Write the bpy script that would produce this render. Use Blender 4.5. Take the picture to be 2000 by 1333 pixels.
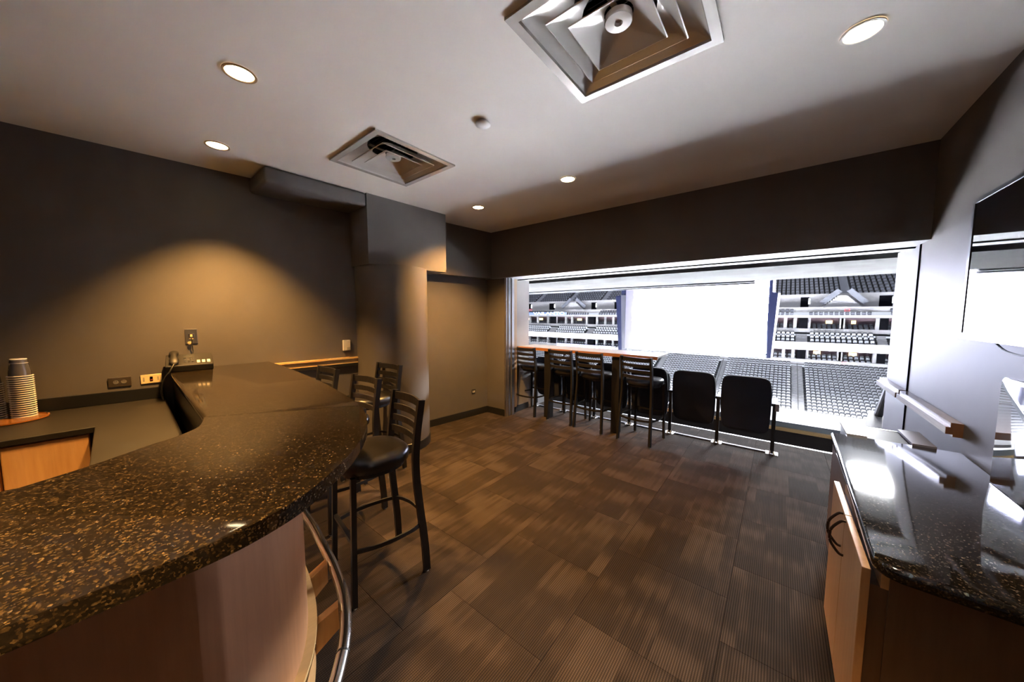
import bpy, bmesh, math, random
from mathutils import Vector, Matrix
random.seed(7)
for _o in list(bpy.data.objects): bpy.data.objects.remove(_o)
SC = bpy.context.scene
COL = SC.collection

# ------------------------------------------------------------------ camera
F = 648.0; HY = 614.5; CH = 1.55                     # focal length in pixels (2000 px frame), horizon row, eye height
PITCH = math.atan2(666.5 - HY, F)
YAW = math.atan2(523.0, F / math.cos(PITCH))
cam_d = bpy.data.cameras.new('camera'); cam_d.sensor_width = 36.0; cam_d.lens = 36.0 * F / 2000.0
cam_d.clip_start = 0.02; cam_d.clip_end = 400
cam = bpy.data.objects.new('camera', cam_d); COL.objects.link(cam)
cam.location = (0, 0, CH); cam.rotation_euler = (math.pi / 2 - PITCH, 0, YAW)
SC.camera = cam

def ray(x, y):
    dx = x - 1000.0; dy = 666.5 - y; p = PITCH
    v = (dx, F * math.cos(p) + dy * math.sin(p), -F * math.sin(p) + dy * math.cos(p))
    c, s = math.cos(YAW), math.sin(YAW)
    return Vector((c * v[0] - s * v[1], s * v[0] + c * v[1], v[2]))
def at_y(x, y, Y): v = ray(x, y); return Vector((0, 0, CH)) + v * (Y / v.y)
def at_z(x, y, z): v = ray(x, y); return Vector((0, 0, CH)) + v * ((z - CH) / v.z)

# ------------------------------------------------------------------ world, colour management
w = bpy.data.worlds.new('arena_ambient'); SC.world = w; w.use_nodes = True
bg = w.node_tree.nodes['Background']; bg.inputs[0].default_value = (0.80, 0.86, 1.0, 1); bg.inputs[1].default_value = 0.55
SC.view_settings.view_transform = 'Standard'; SC.view_settings.look = 'None'
SC.view_settings.exposure = 0.75; SC.view_settings.gamma = 1.0; SC.view_settings.use_curve_mapping = False
try:
    SC.cycles.use_denoising = True; SC.cycles.max_bounces = 8; SC.cycles.diffuse_bounces = 5
    SC.cycles.sample_clamp_indirect = 60.0
except Exception: pass

# ------------------------------------------------------------------ arena floodlights (rigs hung under the arena roof)
def area_light(name, loc, target, sx, sy, power, color):
    d = bpy.data.lights.new(name, 'AREA'); d.shape = 'RECTANGLE'; d.size = sx; d.size_y = sy; d.energy = power; d.color = color
    o = bpy.data.objects.new(name, d); COL.objects.link(o); o.location = loc
    o.rotation_euler = (Vector(target) - Vector(loc)).to_track_quat('-Z', 'Y').to_euler()
    return o
for _x in (4, -22, -52):
    area_light('arena_floodlight', (_x, 44, 24), (_x, 68, -9), 16, 5, 5000, (0.93, 0.96, 1.0))
_f = area_light('arena_floodlight', (-10, 45, 26), (-10, 34, -13), 44, 10, 450000, (0.93, 0.96, 1.0)); _f.data.spread = math.radians(80)
_f = area_light('arena_floodlight', (9, 60, 16.5), (-2, 4, 1), 9, 2.5, 1500, (0.95, 0.97, 1.0)); _f.data.spread = math.radians(40)
d = bpy.data.lights.new('opening_portal', 'AREA'); d.shape = 'RECTANGLE'; d.size = 4.1; d.size_y = 2.2
d.cycles.is_portal = True
po = bpy.data.objects.new('opening_portal', d); COL.objects.link(po); po.location = (-1.18, 4.0, 1.05); po.rotation_euler = (math.radians(-90), 0, 0)

# ------------------------------------------------------------------ materials
MATS = {}
def mat(name, color, rough=0.5, metal=0.0, spec=0.5, emit=None, estr=0.0, coat=0.0, alpha=1.0, trans=0.0):
    if name in MATS: return MATS[name]
    m = bpy.data.materials.new(name); m.use_nodes = True
    b = m.node_tree.nodes['Principled BSDF']
    b.inputs['Base Color'].default_value = (*color, 1); b.inputs['Roughness'].default_value = rough
    b.inputs['Metallic'].default_value = metal; b.inputs['Specular IOR Level'].default_value = spec
    b.inputs['Coat Weight'].default_value = coat; b.inputs['Alpha'].default_value = alpha
    b.inputs['Transmission Weight'].default_value = trans
    if emit:
        b.inputs['Emission Color'].default_value = (*emit, 1); b.inputs['Emission Strength'].default_value = estr
    MATS[name] = m
    return m
def nodes(m): return m.node_tree.nodes, m.node_tree.links, m.node_tree.nodes['Principled BSDF']
def add_coords(m, kind='Object', scale=(1, 1, 1)):
    n, l, b = nodes(m)
    tc = n.new('ShaderNodeTexCoord'); mp = n.new('ShaderNodeMapping'); mp.inputs['Scale'].default_value = scale
    l.new(tc.outputs[kind], mp.inputs['Vector']); return mp.outputs['Vector']
def ramp(m, fac, stops):
    n, l, b = nodes(m); r = n.new('ShaderNodeValToRGB'); e = r.color_ramp.elements
    while len(e) > 1: e.remove(e[-1])
    e[0].position = stops[0][0]; e[0].color = (*stops[0][1], 1)
    for p, c in stops[1:]:
        x = e.new(p); x.color = (*c, 1)
    l.new(fac, r.inputs['Fac']); return r.outputs['Color']
def noise(m, vec, scale, detail=3, rough=0.5):
    n, l, b = nodes(m); t = n.new('ShaderNodeTexNoise'); t.inputs['Scale'].default_value = scale
    t.inputs['Detail'].default_value = detail; t.inputs['Roughness'].default_value = rough
    if vec is not None: l.new(vec, t.inputs['Vector'])
    return t.outputs['Fac']
def bump(m, h, strength, dist=0.01):
    n, l, b = nodes(m); t = n.new('ShaderNodeBump'); t.inputs['Strength'].default_value = strength; t.inputs['Distance'].default_value = dist
    l.new(h, t.inputs['Height']); l.new(t.outputs['Normal'], b.inputs['Normal'])

def painted(name, color, rough=0.6, var=0.06, bscale=180, bstr=0.08):
    if name in MATS: return MATS[name]
    m = mat(name, color, rough); n, l, b = nodes(m)
    v = add_coords(m, 'Object'); f = noise(m, v, 3.0, 4)
    c0 = tuple(c * (1 - var) for c in color); c1 = tuple(c * (1 + var) for c in color)
    l.new(ramp(m, f, [(0.3, c0), (0.7, c1)]), b.inputs['Base Color'])
    bump(m, noise(m, v, bscale, 2), bstr, 0.002)
    return m
def wooden(name, c0, c1, rough=0.35, scale=(14, 14, 1.2)):
    if name in MATS: return MATS[name]
    m = mat(name, c1, rough); n, l, b = nodes(m)
    v = add_coords(m, 'Object', scale); f = noise(m, v, 3.0, 5, 0.6)
    l.new(ramp(m, f, [(0.25, c0), (0.75, c1)]), b.inputs['Base Color']); bump(m, f, 0.05, 0.002)
    return m
def granite(name):
    m = mat(name, (0.02, 0.016, 0.012), 0.07, spec=0.5); n, l, b = nodes(m)
    v = add_coords(m, 'Object')
    vo = n.new('ShaderNodeTexVoronoi'); vo.inputs['Scale'].default_value = 240; l.new(v, vo.inputs['Vector'])
    sep = n.new('ShaderNodeSeparateColor'); l.new(vo.outputs['Color'], sep.inputs['Color'])
    f2 = noise(m, v, 90, 4, 0.7)
    mx = n.new('ShaderNodeMath'); mx.operation = 'MULTIPLY'; l.new(sep.outputs[0], mx.inputs[0]); l.new(f2, mx.inputs[1])
    c = ramp(m, mx.outputs[0], [(0.0, (0.006, 0.005, 0.004)), (0.24, (0.010, 0.008, 0.006)), (0.36, (0.022, 0.016, 0.010)), (0.47, (0.050, 0.035, 0.019)), (0.58, (0.11, 0.080, 0.045)), (0.66, (0.20, 0.15, 0.09))])
    l.new(c, b.inputs['Base Color'])
    bump(m, noise(m, v, 25, 2), 0.02, 0.004)
    return m

M_wall = painted('taupe_wall_paint', (0.105, 0.094, 0.089), 0.55)
M_ceil = painted('ceiling_paint', (0.70, 0.67, 0.64), 0.7, 0.02, 120, 0.05)
M_base = mat('black_vinyl_base', (0.012, 0.012, 0.012), 0.45)
M_granite = granite('brown_black_granite')
M_worktop = painted('dark_laminate', (0.012, 0.010, 0.008), 0.45, 0.15, 300, 0.03)
M_blk = mat('black_laminate', (0.008, 0.008, 0.008), 0.35)
M_maple = wooden('maple_veneer', (0.31, 0.145, 0.066), (0.39, 0.19, 0.09), 0.40)
M_maple2 = wooden('golden_maple', (0.50, 0.27, 0.10), (0.62, 0.36, 0.15), 0.4)
M_rail = wooden('oak_rail', (0.56, 0.36, 0.15), (0.64, 0.42, 0.18), 0.4, (20, 1.5, 20))
M_endgrain = wooden('walnut_end', (0.12, 0.055, 0.022), (0.20, 0.09, 0.035), 0.5)
M_brown = wooden('cabinet_side', (0.115, 0.062, 0.030), (0.16, 0.090, 0.045), 0.45)
M_stool = mat('black_powder_coat', (0.010, 0.009, 0.009), 0.42)
M_vinyl = mat('black_vinyl', (0.010, 0.009, 0.009), 0.30)
M_chrome = mat('brushed_steel', (0.62, 0.60, 0.58), 0.20, 1.0)
M_alu = mat('aluminium', (0.55, 0.56, 0.60), 0.30, 1.0)
M_white = mat('white_plastic', (0.65, 0.62, 0.56), 0.4)
M_lightmetal = mat('white_painted_metal', (0.55, 0.52, 0.50), 0.22, 0.35)
M_dark = mat('dark_void', (0.003, 0.003, 0.004), 0.9, spec=0.0)
M_navy = painted('navy_upholstery', (0.010, 0.011, 0.020), 0.85, 0.2, 500, 0.3)
M_concrete = painted('concrete', (0.036, 0.036, 0.036), 0.9, 0.25, 30, 0.2)
M_pale = painted('pale_wall', (0.38, 0.37, 0.375), 0.6, 0.04)
M_panel = painted('white_panel_paint', (0.33, 0.33, 0.345), 0.5, 0.03)
M_mirror = mat('polished_steel', (0.80, 0.80, 0.82), 0.05, 1.0)
M_blackgloss = mat('black_glass', (0.004, 0.004, 0.005), 0.03, spec=0.9)

for _m, _s in ((M_concrete, 0.05), (M_wall, 0.25), (M_panel, 0.15), (M_pale, 0.15)):
    _m.node_tree.nodes['Principled BSDF'].inputs['Specular IOR Level'].default_value = _s

def carpet():
    m = mat('carpet_tile_pile', (0.05, 0.035, 0.027), 0.95, spec=0.1); n, l, b = nodes(m)
    tc = n.new('ShaderNodeTexCoord'); oi = n.new('ShaderNodeObjectInfo')
    sep = n.new('ShaderNodeSeparateXYZ'); l.new(tc.outputs['Object'], sep.inputs[0])
    def math_(op, a, bv, c=None):
        t = n.new('ShaderNodeMath'); t.operation = op
        for i, q in enumerate((a, bv)):
            if q is None: continue
            if isinstance(q, (int, float)): t.inputs[i].default_value = q
            else: l.new(q, t.inputs[i])
        return t.outputs[0]
    rnd = oi.outputs['Random']
    def patch(sx, sy, k):
        xs = math_('SNAP', math_('ADD', sep.outputs[0], math_('MULTIPLY', rnd, k)), sx)
        cb = n.new('ShaderNodeCombineXYZ'); l.new(math_('MULTIPLY', xs, 37.0), cb.inputs[0])
        l.new(math_('MULTIPLY', math_('ADD', sep.outputs[1], math_('MULTIPLY', xs, 0.6)), sy), cb.inputs[1])
        l.new(math_('MULTIPLY', rnd, 91.0), cb.inputs[2])
        t = n.new('ShaderNodeTexNoise'); t.inputs['Scale'].default_value = 1.0; t.inputs['Detail'].default_value = 1.0
        l.new(cb.outputs[0], t.inputs['Vector']); return t.outputs['Fac']
    pa = patch(0.203, 3.6, 3.1); pb = patch(0.0254, 3.0, 7.7)
    rib = math_('MULTIPLY', math_('ADD', math_('SINE', math_('MULTIPLY', sep.outputs[0], 620.0), None), 1.0), 0.5)
    cross = math_('MULTIPLY', math_('ADD', math_('SINE', math_('MULTIPLY', sep.outputs[1], 700.0), None), 1.0), 0.5)
    ribx = math_('MULTIPLY', rib, math_('ADD', math_('MULTIPLY', cross, 0.35), 0.65))
    mix = math_('ADD', math_('MULTIPLY', pa, 0.72), math_('MULTIPLY', pb, 0.28))
    col = ramp(m, mix, [(0.40, (0.036, 0.026, 0.020)), (0.50, (0.046, 0.033, 0.025)), (0.58, (0.068, 0.049, 0.037)), (0.70, (0.085, 0.063, 0.048))])
    mm = n.new('ShaderNodeMix'); mm.data_type = 'RGBA'; mm.blend_type = 'MULTIPLY'; mm.inputs[0].default_value = 1.0
    l.new(col, mm.inputs[6]); l.new(ramp(m, ribx, [(0.0, (0.35, 0.35, 0.35)), (1.0, (1.1, 1.1, 1.1))]), mm.inputs[7])
    l.new(mm.outputs[2], b.inputs['Base Color']); bump(m, ribx, 0.4, 0.003)
    return m
M_carpet = carpet()
M_carpet_gap = mat('carpet_backing', (0.012, 0.009, 0.008), 0.95, spec=0.1)

# ------------------------------------------------------------------ mesh builder
class MB:
    def __init__(s): s.bm = bmesh.new()
    def face(s, pts):
        vs = [s.bm.verts.new(p) for p in pts]
        try: return s.bm.faces.new(vs)
        except ValueError: return None
    def box(s, x0, x1, y0, y1, z0, z1):
        v = [s.bm.verts.new(p) for p in ((x0,y0,z0),(x1,y0,z0),(x1,y1,z0),(x0,y1,z0),(x0,y0,z1),(x1,y0,z1),(x1,y1,z1),(x0,y1,z1))]
        for f in ((0,3,2,1),(4,5,6,7),(0,1,5,4),(1,2,6,5),(2,3,7,6),(3,0,4,7)): s.bm.faces.new([v[i] for i in f])
        return s
    def hexa(s, a, b):
        """a, b: two quads (4 points each) joined into a solid"""
        va = [s.bm.verts.new(p) for p in a]; vb = [s.bm.verts.new(p) for p in b]
        s.bm.faces.new(va[::-1]); s.bm.faces.new(vb)
        for i in range(4): s.bm.faces.new((va[i], va[(i+1)%4], vb[(i+1)%4], vb[i]))
        return s
    def prism(s, poly, z0, z1, axis='z'):
        def P(p, z):
            if axis == 'z': return (p[0], p[1], z)
            if axis == 'y': return (p[0], z, p[1])
            return (z, p[0], p[1])
        a = [s.bm.verts.new(P(p, z0)) for p in poly]; b = [s.bm.verts.new(P(p, z1)) for p in poly]
        s.bm.faces.new(a[::-1]); s.bm.faces.new(b); n = len(poly)
        for i in range(n): s.bm.faces.new((a[i], a[(i+1)%n], b[(i+1)%n], b[i]))
        return s
    def loft(s, loops, caps=True, closed=True):
        L = [[s.bm.verts.new(p) for p in lp] for lp in loops]; n = len(L[0])
        for a, b in zip(L, L[1:]):
            for i in range(n if closed else n - 1):
                try: s.bm.faces.new((a[i], a[(i+1)%n], b[(i+1)%n], b[i]))
                except ValueError: pass
        if caps and closed:
            s.bm.faces.new(L[0][::-1]); s.bm.faces.new(L[-1])
        return s
    def sweep(s, path, prof, closed=False, up=(0, 0, 1)):
        """prof: list of (side, up) offsets"""
        path = [Vector(p) for p in path]; n = len(path); loops = []
        for i, p in enumerate(path):
            if closed: t = path[(i+1)%n] - path[i-1]
            else: t = path[min(i+1, n-1)] - path[max(i-1, 0)]
            t.normalize(); u = Vector(up)
            if abs(t.dot(u)) > 0.98: u = Vector((0, 1, 0))
            sd = t.cross(u).normalized(); uu = sd.cross(t).normalized()
            loops.append([p + sd * a + uu * b for a, b in prof])
        if closed: loops.append(loops[0])
        return s.loft(loops, caps=not closed)
    def tube(s, path, r, n=10, closed=False):
        return s.sweep(path, [(r*math.cos(2*math.pi*k/n), r*math.sin(2*math.pi*k/n)) for k in range(n)], closed)
    def bar(s, path, wd, ht, closed=False, up=(0, 0, 1)):
        return s.sweep(path, [(-wd/2,-ht/2),(wd/2,-ht/2),(wd/2,ht/2),(-wd/2,ht/2)], closed, up)
    def lathe(s, prof, n=24, c=(0, 0, 0)):
        loops = [[(c[0]+r*math.cos(2*math.pi*k/n), c[1]+r*math.sin(2*math.pi*k/n), c[2]+z) for k in range(n)] for r, z in prof]
        return s.loft(loops, caps=True)
    def build(s, name, material, parent=None, label=None, cat=None, group=None, kind=None, smooth=False, bevel=0, seg=2, weld=True):
        bm = s.bm
        if weld: bmesh.ops.remove_doubles(bm, verts=bm.verts, dist=1e-6)
        if bevel:
            bmesh.ops.bevel(bm, geom=[e for e in bm.edges if len(e.link_faces) == 2 and e.calc_face_angle(0) > 0.6], offset=bevel, segments=seg, affect='EDGES', profile=0.5)
        bmesh.ops.recalc_face_normals(bm, faces=bm.faces)
        me = bpy.data.meshes.new(name); bm.to_mesh(me); bm.free()
        me.materials.append(material)
        if smooth:
            for p in me.polygons: p.use_smooth = True
            try: me.set_sharp_from_angle(angle=math.radians(38))
            except Exception: pass
        return link(name, me, parent, label, cat, group, kind)
def link(name, me, parent=None, label=None, cat=None, group=None, kind=None):
    o = bpy.data.objects.new(name, me); COL.objects.link(o)
    if parent is not None: o.parent = parent
    return tag(o, label, cat, group, kind)
def tag(o, label=None, cat=None, group=None, kind=None):
    if label: o['label'] = label
    if cat: o['category'] = cat
    if group: o['group'] = group
    if kind: o['kind'] = kind
    return o
def thing(name, label, cat, loc=(0, 0, 0), rz=0, group=None):
    o = bpy.data.objects.new(name, None); COL.objects.link(o); o.location = loc; o.rotation_euler = (0, 0, rz)
    return tag(o, label, cat, group)
def copy_tree(o, parent=None):
    c = o.copy(); COL.objects.link(c); c.parent = parent
    for ch in list(o.children): copy_tree(ch, c)
    return c
def spline(pts, n=6):
    P = [Vector(p) for p in pts]; out = []
    for i in range(len(P) - 1):
        a = P[max(i-1, 0)]; b = P[i]; c = P[i+1]; e = P[min(i+2, len(P)-1)]
        for k in range(n):
            t = k / n
            out.append(0.5*((2*b)+(c-a)*t+(2*a-5*b+4*c-e)*t*t+(3*b-a-3*c+e)*t*t*t))
    out.append(P[-1]); return out

# ------------------------------------------------------------------ room shell
ZC = 2.77; YB = 3.765; XR = 0.815; ZH = 2.088; YR = -2.0
def lw(y): return -3.909 + 0.1162 * (y + 0.314)           # left wall line
ANG = math.atan(0.1162)
LN = Vector((math.cos(ANG), -math.sin(ANG), 0)); LD = Vector((math.sin(ANG), math.cos(ANG), 0))
S = dict(kind='structure')
def wall_piece(m, y0, y1, off, z0, z1, th=0.2):
    m.prism([(lw(y0)+off, y0), (lw(y1)+off, y1), (lw(y1)+off-th, y1), (lw(y0)+off-th, y0)], z0, z1)
m = MB(); wall_piece(m, YR, 2.05, 0, 0, ZC); wall_piece(m, 2.05, YB, 0, ZH, ZC, 0.3); m.build('wall_left', M_wall, **S)
NO = -0.122
m = MB(); wall_piece(m, 1.95, YB+0.03, NO, 0, ZH, 0.18); m.build('wall_nook', M_wall, **S)
m = MB(); m.box(lw(YB)-0.3, XR+0.2, YB, YB+0.28, ZH, ZC); m.build('wall_back', M_wall, **S)
m = MB(); m.box(lw(YB)+NO-0.05, -3.19, YB+0.03, YB+0.17, 0, ZH); m.build('wall_return', M_wall, **S)
m = MB(); m.box(XR, XR+0.15, YR, 3.955, 0, ZC); m.build('wall_right', M_wall, **S)
m = MB(); m.box(-4.5, XR+0.2, YR-0.15, YR, 0, ZC); m.build('wall_rear', M_wall, **S)
# diffuser holes in the ceiling
DIFF = [(-0.60, 1.472), (-2.475, 1.560)]; DH = 0.30
xs = [-4.6, DIFF[1][0]-DH, DIFF[1][0]+DH, DIFF[0][0]-DH, DIFF[0][0]+DH, 1.1]
ys = sorted([YR-0.1, DIFF[0][1]-DH, DIFF[0][1]+DH, DIFF[1][1]-DH, DIFF[1][1]+DH, YB+0.2])
m = MB()
for i in range(5):
    for j in range(5):
        cx = (xs[i]+xs[i+1])/2; cy = (ys[j]+ys[j+1])/2
        if any(abs(cx-a) < DH and abs(cy-b) < DH for a, b in DIFF): continue
        m.face([(xs[i],ys[j],ZC),(xs[i],ys[j+1],ZC),(xs[i+1],ys[j+1],ZC),(xs[i+1],ys[j],ZC)])
m.build('ceiling', M_ceil, **S)

# soffit: shallow run, then a deep box above the column
def sf(y): return -3.336 + 0.0437 * (y - 0.921)            # soffit front line
m = MB(); m.prism([(sf(0.92), 0.92), (sf(1.77), 1.77), (lw(1.77)-0.02, 1.77), (lw(0.92)-0.02, 0.92)], 2.635, ZC)
m.build('soffit', M_wall, bevel=0.03, seg=4, smooth=True, **S)
m = MB(); m.prism([(sf(1.765), 1.765), (sf(2.745), 2.745), (lw(2.745)-0.02, 2.745), (lw(1.765)-0.02, 1.765)], 2.068, ZC+0.001)
m.build('soffit', M_wall, **S)
# round column
CC = (-3.535, 2.165); CR = 0.395
m = MB(); m.lathe([(CR, 0.0), (CR, 2.075)], 64, (CC[0], CC[1], 0)); m.build('column', M_wall, smooth=True, **S)
m = MB(); m.lathe([(CR+0.008, 0.002), (CR+0.008, 0.10), (CR+0.003, 0.104)], 64, (CC[0], CC[1], 0)); m.build('baseboard_column', M_base, smooth=True, **S)
m = MB()
m.prism([(lw(2.4)+NO, 2.4), (lw(YB)+NO, YB+0.03), (lw(YB)+NO+0.01, YB+0.03), (lw(2.4)+NO+0.01, 2.4)], 0.002, 0.10)
m.box(lw(YB)+NO, -3.19, YB+0.018, YB+0.032, 0.002, 0.10); m.build('baseboard_nook', M_base, **S)
m = MB(); wall_piece(m, 0.75, 1.9, 0.010, 0.002, 0.10, 0.012); m.build('baseboard_left', M_base, **S)
m = MB(); m.box(XR-0.010, XR, 3.2, 3.95, 0.002, 0.10); m.build('baseboard_right', M_base, **S)

# floor of 24 inch carpet tiles in a running bond, each tile a piece
fl = MB().box(-4.6, XR+0.3, YR-0.1, 5.02, -0.06, -0.007).build('floor', M_carpet_gap, **S)
T = 0.6096; g = 0.0012
tm = MB(); tm.box(-T/2+g, T/2-g, -T/2+g, T/2-g, -0.0065, 0); tile = tm.build('carpet_tile', M_carpet, fl)
first = True; kx = 0
for k in range(-7, 3):
    x0 = -0.145 + T * k; off = 0.0 if k % 2 == 0 else T/2
    for j in range(-4, 9):
        y0 = 1.757 + off + T * j
        if y0 > 5.0 or y0 + T < YR or x0 > XR: continue
        if y0 + T > 5.03: continue
        if x0 + T < lw(y0) - 0.3: continue
        if first: t = tile; first = False
        else: t = tile.copy(); COL.objects.link(t)
        t.location = (x0 + T/2, y0 + T/2, 0)
# cut strip at the nosing
for k in range(-7, 3):
    x0 = -0.145 + T * k; off = 0.0 if k % 2 == 0 else T/2
    ys_ = [1.757 + off + T*j for j in range(-4, 9)]
    last = max(y for y in ys_ if y + T <= 5.03) + T
    if 5.02 - last > 0.02 and x0 < XR:
        c = MB().box(-T/2+g, T/2-g, -(5.015-last)/2+g, (5.015-last)/2-g, -0.0065, 0).build('carpet_tile', M_carpet, fl)
        c.location = (x0 + T/2, (last+5.015)/2, 0)

# ------------------------------------------------------------------ opening and balcony
m = MB(); m.box(-3.9, 1.3, YB+0.28, 4.10, ZH, ZH+0.06); m.build('trim_1', M_panel, **S)
m = MB(); m.box(-3.9, 1.3, YB, 4.09, ZH-0.003, ZH); m.build('trim_2', M_panel, **S)
m = MB(); m.box(-3.19, XR, 4.10, 4.125, ZH-0.012, ZH+0.03); m.build('trim_3', M_dark, **S)
m = MB(); m.box(-3.9, 1.3, 4.125, 4.37, ZH, ZH+0.2); m.build('trim_4', M_panel, **S)
m = MB(); m.box(-3.9, 1.3, 4.37, 4.78, ZH+0.10, ZH+0.2); m.build('trim_5', mat('rusty_brown_metal', (0.07, 0.05, 0.04), 0.6), **S)
m = MB(); m.box(-9, 5, 4.78, 6.62, ZH, ZH+0.3); m.build('balcony_soffit', M_concrete, **S)
m = MB(); m.box(-9, -0.34, 6.62, 6.70, ZH-0.02, ZH+0.3); m.build('balcony_edge_beam', mat('dark_blue_steel', (0.012, 0.014, 0.03), 0.5), **S)
m = MB(); m.box(-9, -0.34, 6.70, 6.72, ZH-0.045, ZH-0.02); m.build('balcony_edge_trim', M_alu, **S)
# left jamb
m = MB(); m.box(-3.19, -3.155, YB+0.02, YB+0.19, 0.0, ZH); m.box(-3.155, -3.14, YB+0.06, YB+0.08, 0, ZH); m.box(-3.155, -3.14, YB+0.14, YB+0.19, 0, ZH); m.build('door_jamb_left', M_alu, **S)
m = MB(); m.box(-3.20, -3.165, YB+0.19, YB+0.29, 0.10, ZH); m.build('door_jamb_edge', wooden('jamb_maple', (0.40,0.29,0.2), (0.5,0.37,0.26)), **S)
m = MB(); m.box(-3.40, -3.20, YB+0.19, 4.42, 0, ZH); m.build('wall_balcony_left', M_pale, **S)
m = MB(); m.box(-3.205, -3.19, YB+0.29, 4.40, 0.002, 0.10); m.build('baseboard_balcony', M_base, **S)
m = MB(); m.box(-3.36, -3.20, 4.42, 5.1, 0, 0.60); m.build('wall_balcony_half', M_pale, **S)
m = MB(); m.box(-3.38, -3.18, 4.42, 5.1, 0.60, 0.63); m.build('trim_6', M_alu, **S)
# right side: dark joint, balcony side panel
m = MB(); m.box(XR-0.004, XR+0.1, 3.955, 3.985, 0, ZH); m.build('trim_7', M_dark, **S)
m = MB(); m.box(XR, XR+0.10, 3.985, 4.62, 0, ZH+0.02); m.build('wall_balcony_right', M_panel, **S)
# nosing, lower landing, parapet and ledge
m = MB(); m.box(-3.2, XR, 5.015, 5.05, -0.05, 0.004); m.build('stair_nosing', M_alu, **S)
m = MB(); m.box(-9, 5, 5.04, 5.9, -0.42, -0.36); m.box(-9, 5, 5.015, 5.035, -0.42, -0.05); m.build('balcony_landing', M_carpet_gap, **S)
m = MB(); m.box(-9, 5, 5.80, 5.98, -0.42, -0.04); m.build('parapet', painted('parapet_carpet', (0.035, 0.027, 0.022), 0.9, 0.1, 400, 0.3), **S)
m = MB(); m.box(-9, 5, 5.77, 5.98, -0.04, 0.0); m.build('parapet_cap', M_rail, **S)
m = MB(); m.box(-9, 5, 5.82, 5.98, 0.0, 0.075); m.build('parapet_shoe', mat('grey_shoe', (0.22, 0.25, 0.27), 0.5), **S)
m = MB(); m.box(-9, 5, 5.98, 6.75, -0.3, 0.06); m.build('parapet_ledge', painted('pale_ledge_stone', (0.42, 0.42, 0.43), 0.7), **S)

# ------------------------------------------------------------------ trims: chair rails
m = MB(); A = (lw(1.0), 1.0); Bq = (lw(1.80), 1.80)
m.loft([[(lw(y)+a, y, z) for a, z in ((-0.01,1.016),(0.030,1.016),(0.030,1.030),(0.022,1.034),(0.022,1.060),(0.042,1.066),(0.042,1.083),(-0.01,1.083))] for y in (0.98, 1.815)])
m.build('trim_8', M_rail, **S)
m = MB(); wall_piece(m, 0.98, 1.815, 0.028, 0.985, 1.016, 0.03); m.build('trim_9', M_base, **S)
def right_rail(y0, y1, idx):
    prof = ((0.02,0.872),(-0.035,0.872),(-0.035,0.885),(-0.062,0.885),(-0.062,0.925),(-0.045,0.925),(-0.045,0.950),(0.02,0.950))
    r = MB().loft([[(XR+a, y, z) for a, z in prof] for y in (y0, y1)]).build('trim_%d' % idx, M_lightmetal_r, **S)
    e = MB().loft([[(XR+a*0.985-0.0003, y, z) for a, z in prof] for y in (y0-0.004, y0-0.0005)]).build('end_cap', M_endgrain, r, label='brown cut end of the rail')
M_lightmetal_r = wooden('satin_rail', (0.30, 0.25, 0.22), (0.42, 0.36, 0.33), 0.25, (4, 1, 30))
right_rail(2.93, 3.93, 10); right_rail(3.975, 4.63, 11)

# ------------------------------------------------------------------ ceiling fixtures
M_lens = mat('lamp_lens', (1, 0.9, 0.7), 0.4, emit=(1.0, 0.78, 0.45), estr=14.0)
M_trim_dark = mat('bronze_trim', (0.30, 0.20, 0.10), 0.35, 0.3)
M_trim_white = mat('white_trim', (0.75, 0.72, 0.68), 0.4)
WARM = (1.0, 0.52, 0.15)
def downlight(x, y, label, power, ring, size=92, r=0.072, col=None):
    t = thing('downlight', label, 'ceiling light', (x, y, ZC), 0, 'recessed ceiling downlights')
    MB().loft([[(rr*math.cos(a), rr*math.sin(a), z) for a in [2*math.pi*k/32 for k in range(32)]] for rr, z in ((r, -0.0005), (r, -0.006), (r*0.86, -0.006), (r*0.80, -0.0015))], caps=False).build('trim_ring', ring, t, smooth=True)
    MB().lathe([(r*0.84, -0.0015), (r*0.84, -0.003), (0.0005, -0.0032)], 32).build('lens', M_lens, t, smooth=True)
    d = bpy.data.lights.new('downlight_lamp', 'SPOT'); d.energy = power; d.color = col or WARM; d.spot_size = math.radians(size); d.spot_blend = 0.75; d.shadow_soft_size = 0.05
    o = bpy.data.objects.new('downlight_lamp', d); COL.objects.link(o); o.parent = t; o.location = (0, 0, -0.02)
    return t
PW = 200
downlight(-2.195, 0.525, 'round recessed downlight with bronze ring, the larger glowing disc above the bar', PW, M_trim_dark)
downlight(-3.232, 0.615, 'round recessed downlight nearest the left wall, before the dark soffit', PW*2.1, M_trim_dark)
downlight(-2.742, 2.794, 'small glowing downlight in front of the boxed soffit by the back corner', PW*1.9, M_trim_dark, 116)
downlight(-1.554, 2.736, 'glowing downlight mid-ceiling before the dark header over the opening', PW*0.6, M_trim_white)
downlight(0.218, 2.146, 'large glowing downlight with white ring at the upper right of the ceiling', PW*0.32, M_trim_white, col=(1.0, 0.74, 0.45))
downlight(-1.9, -0.75, 'recessed downlight over the bar behind the viewer', PW, M_trim_dark)
downlight(-0.35, -0.55, 'recessed downlight over the aisle behind the viewer', PW*2.0, M_trim_white)

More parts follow.
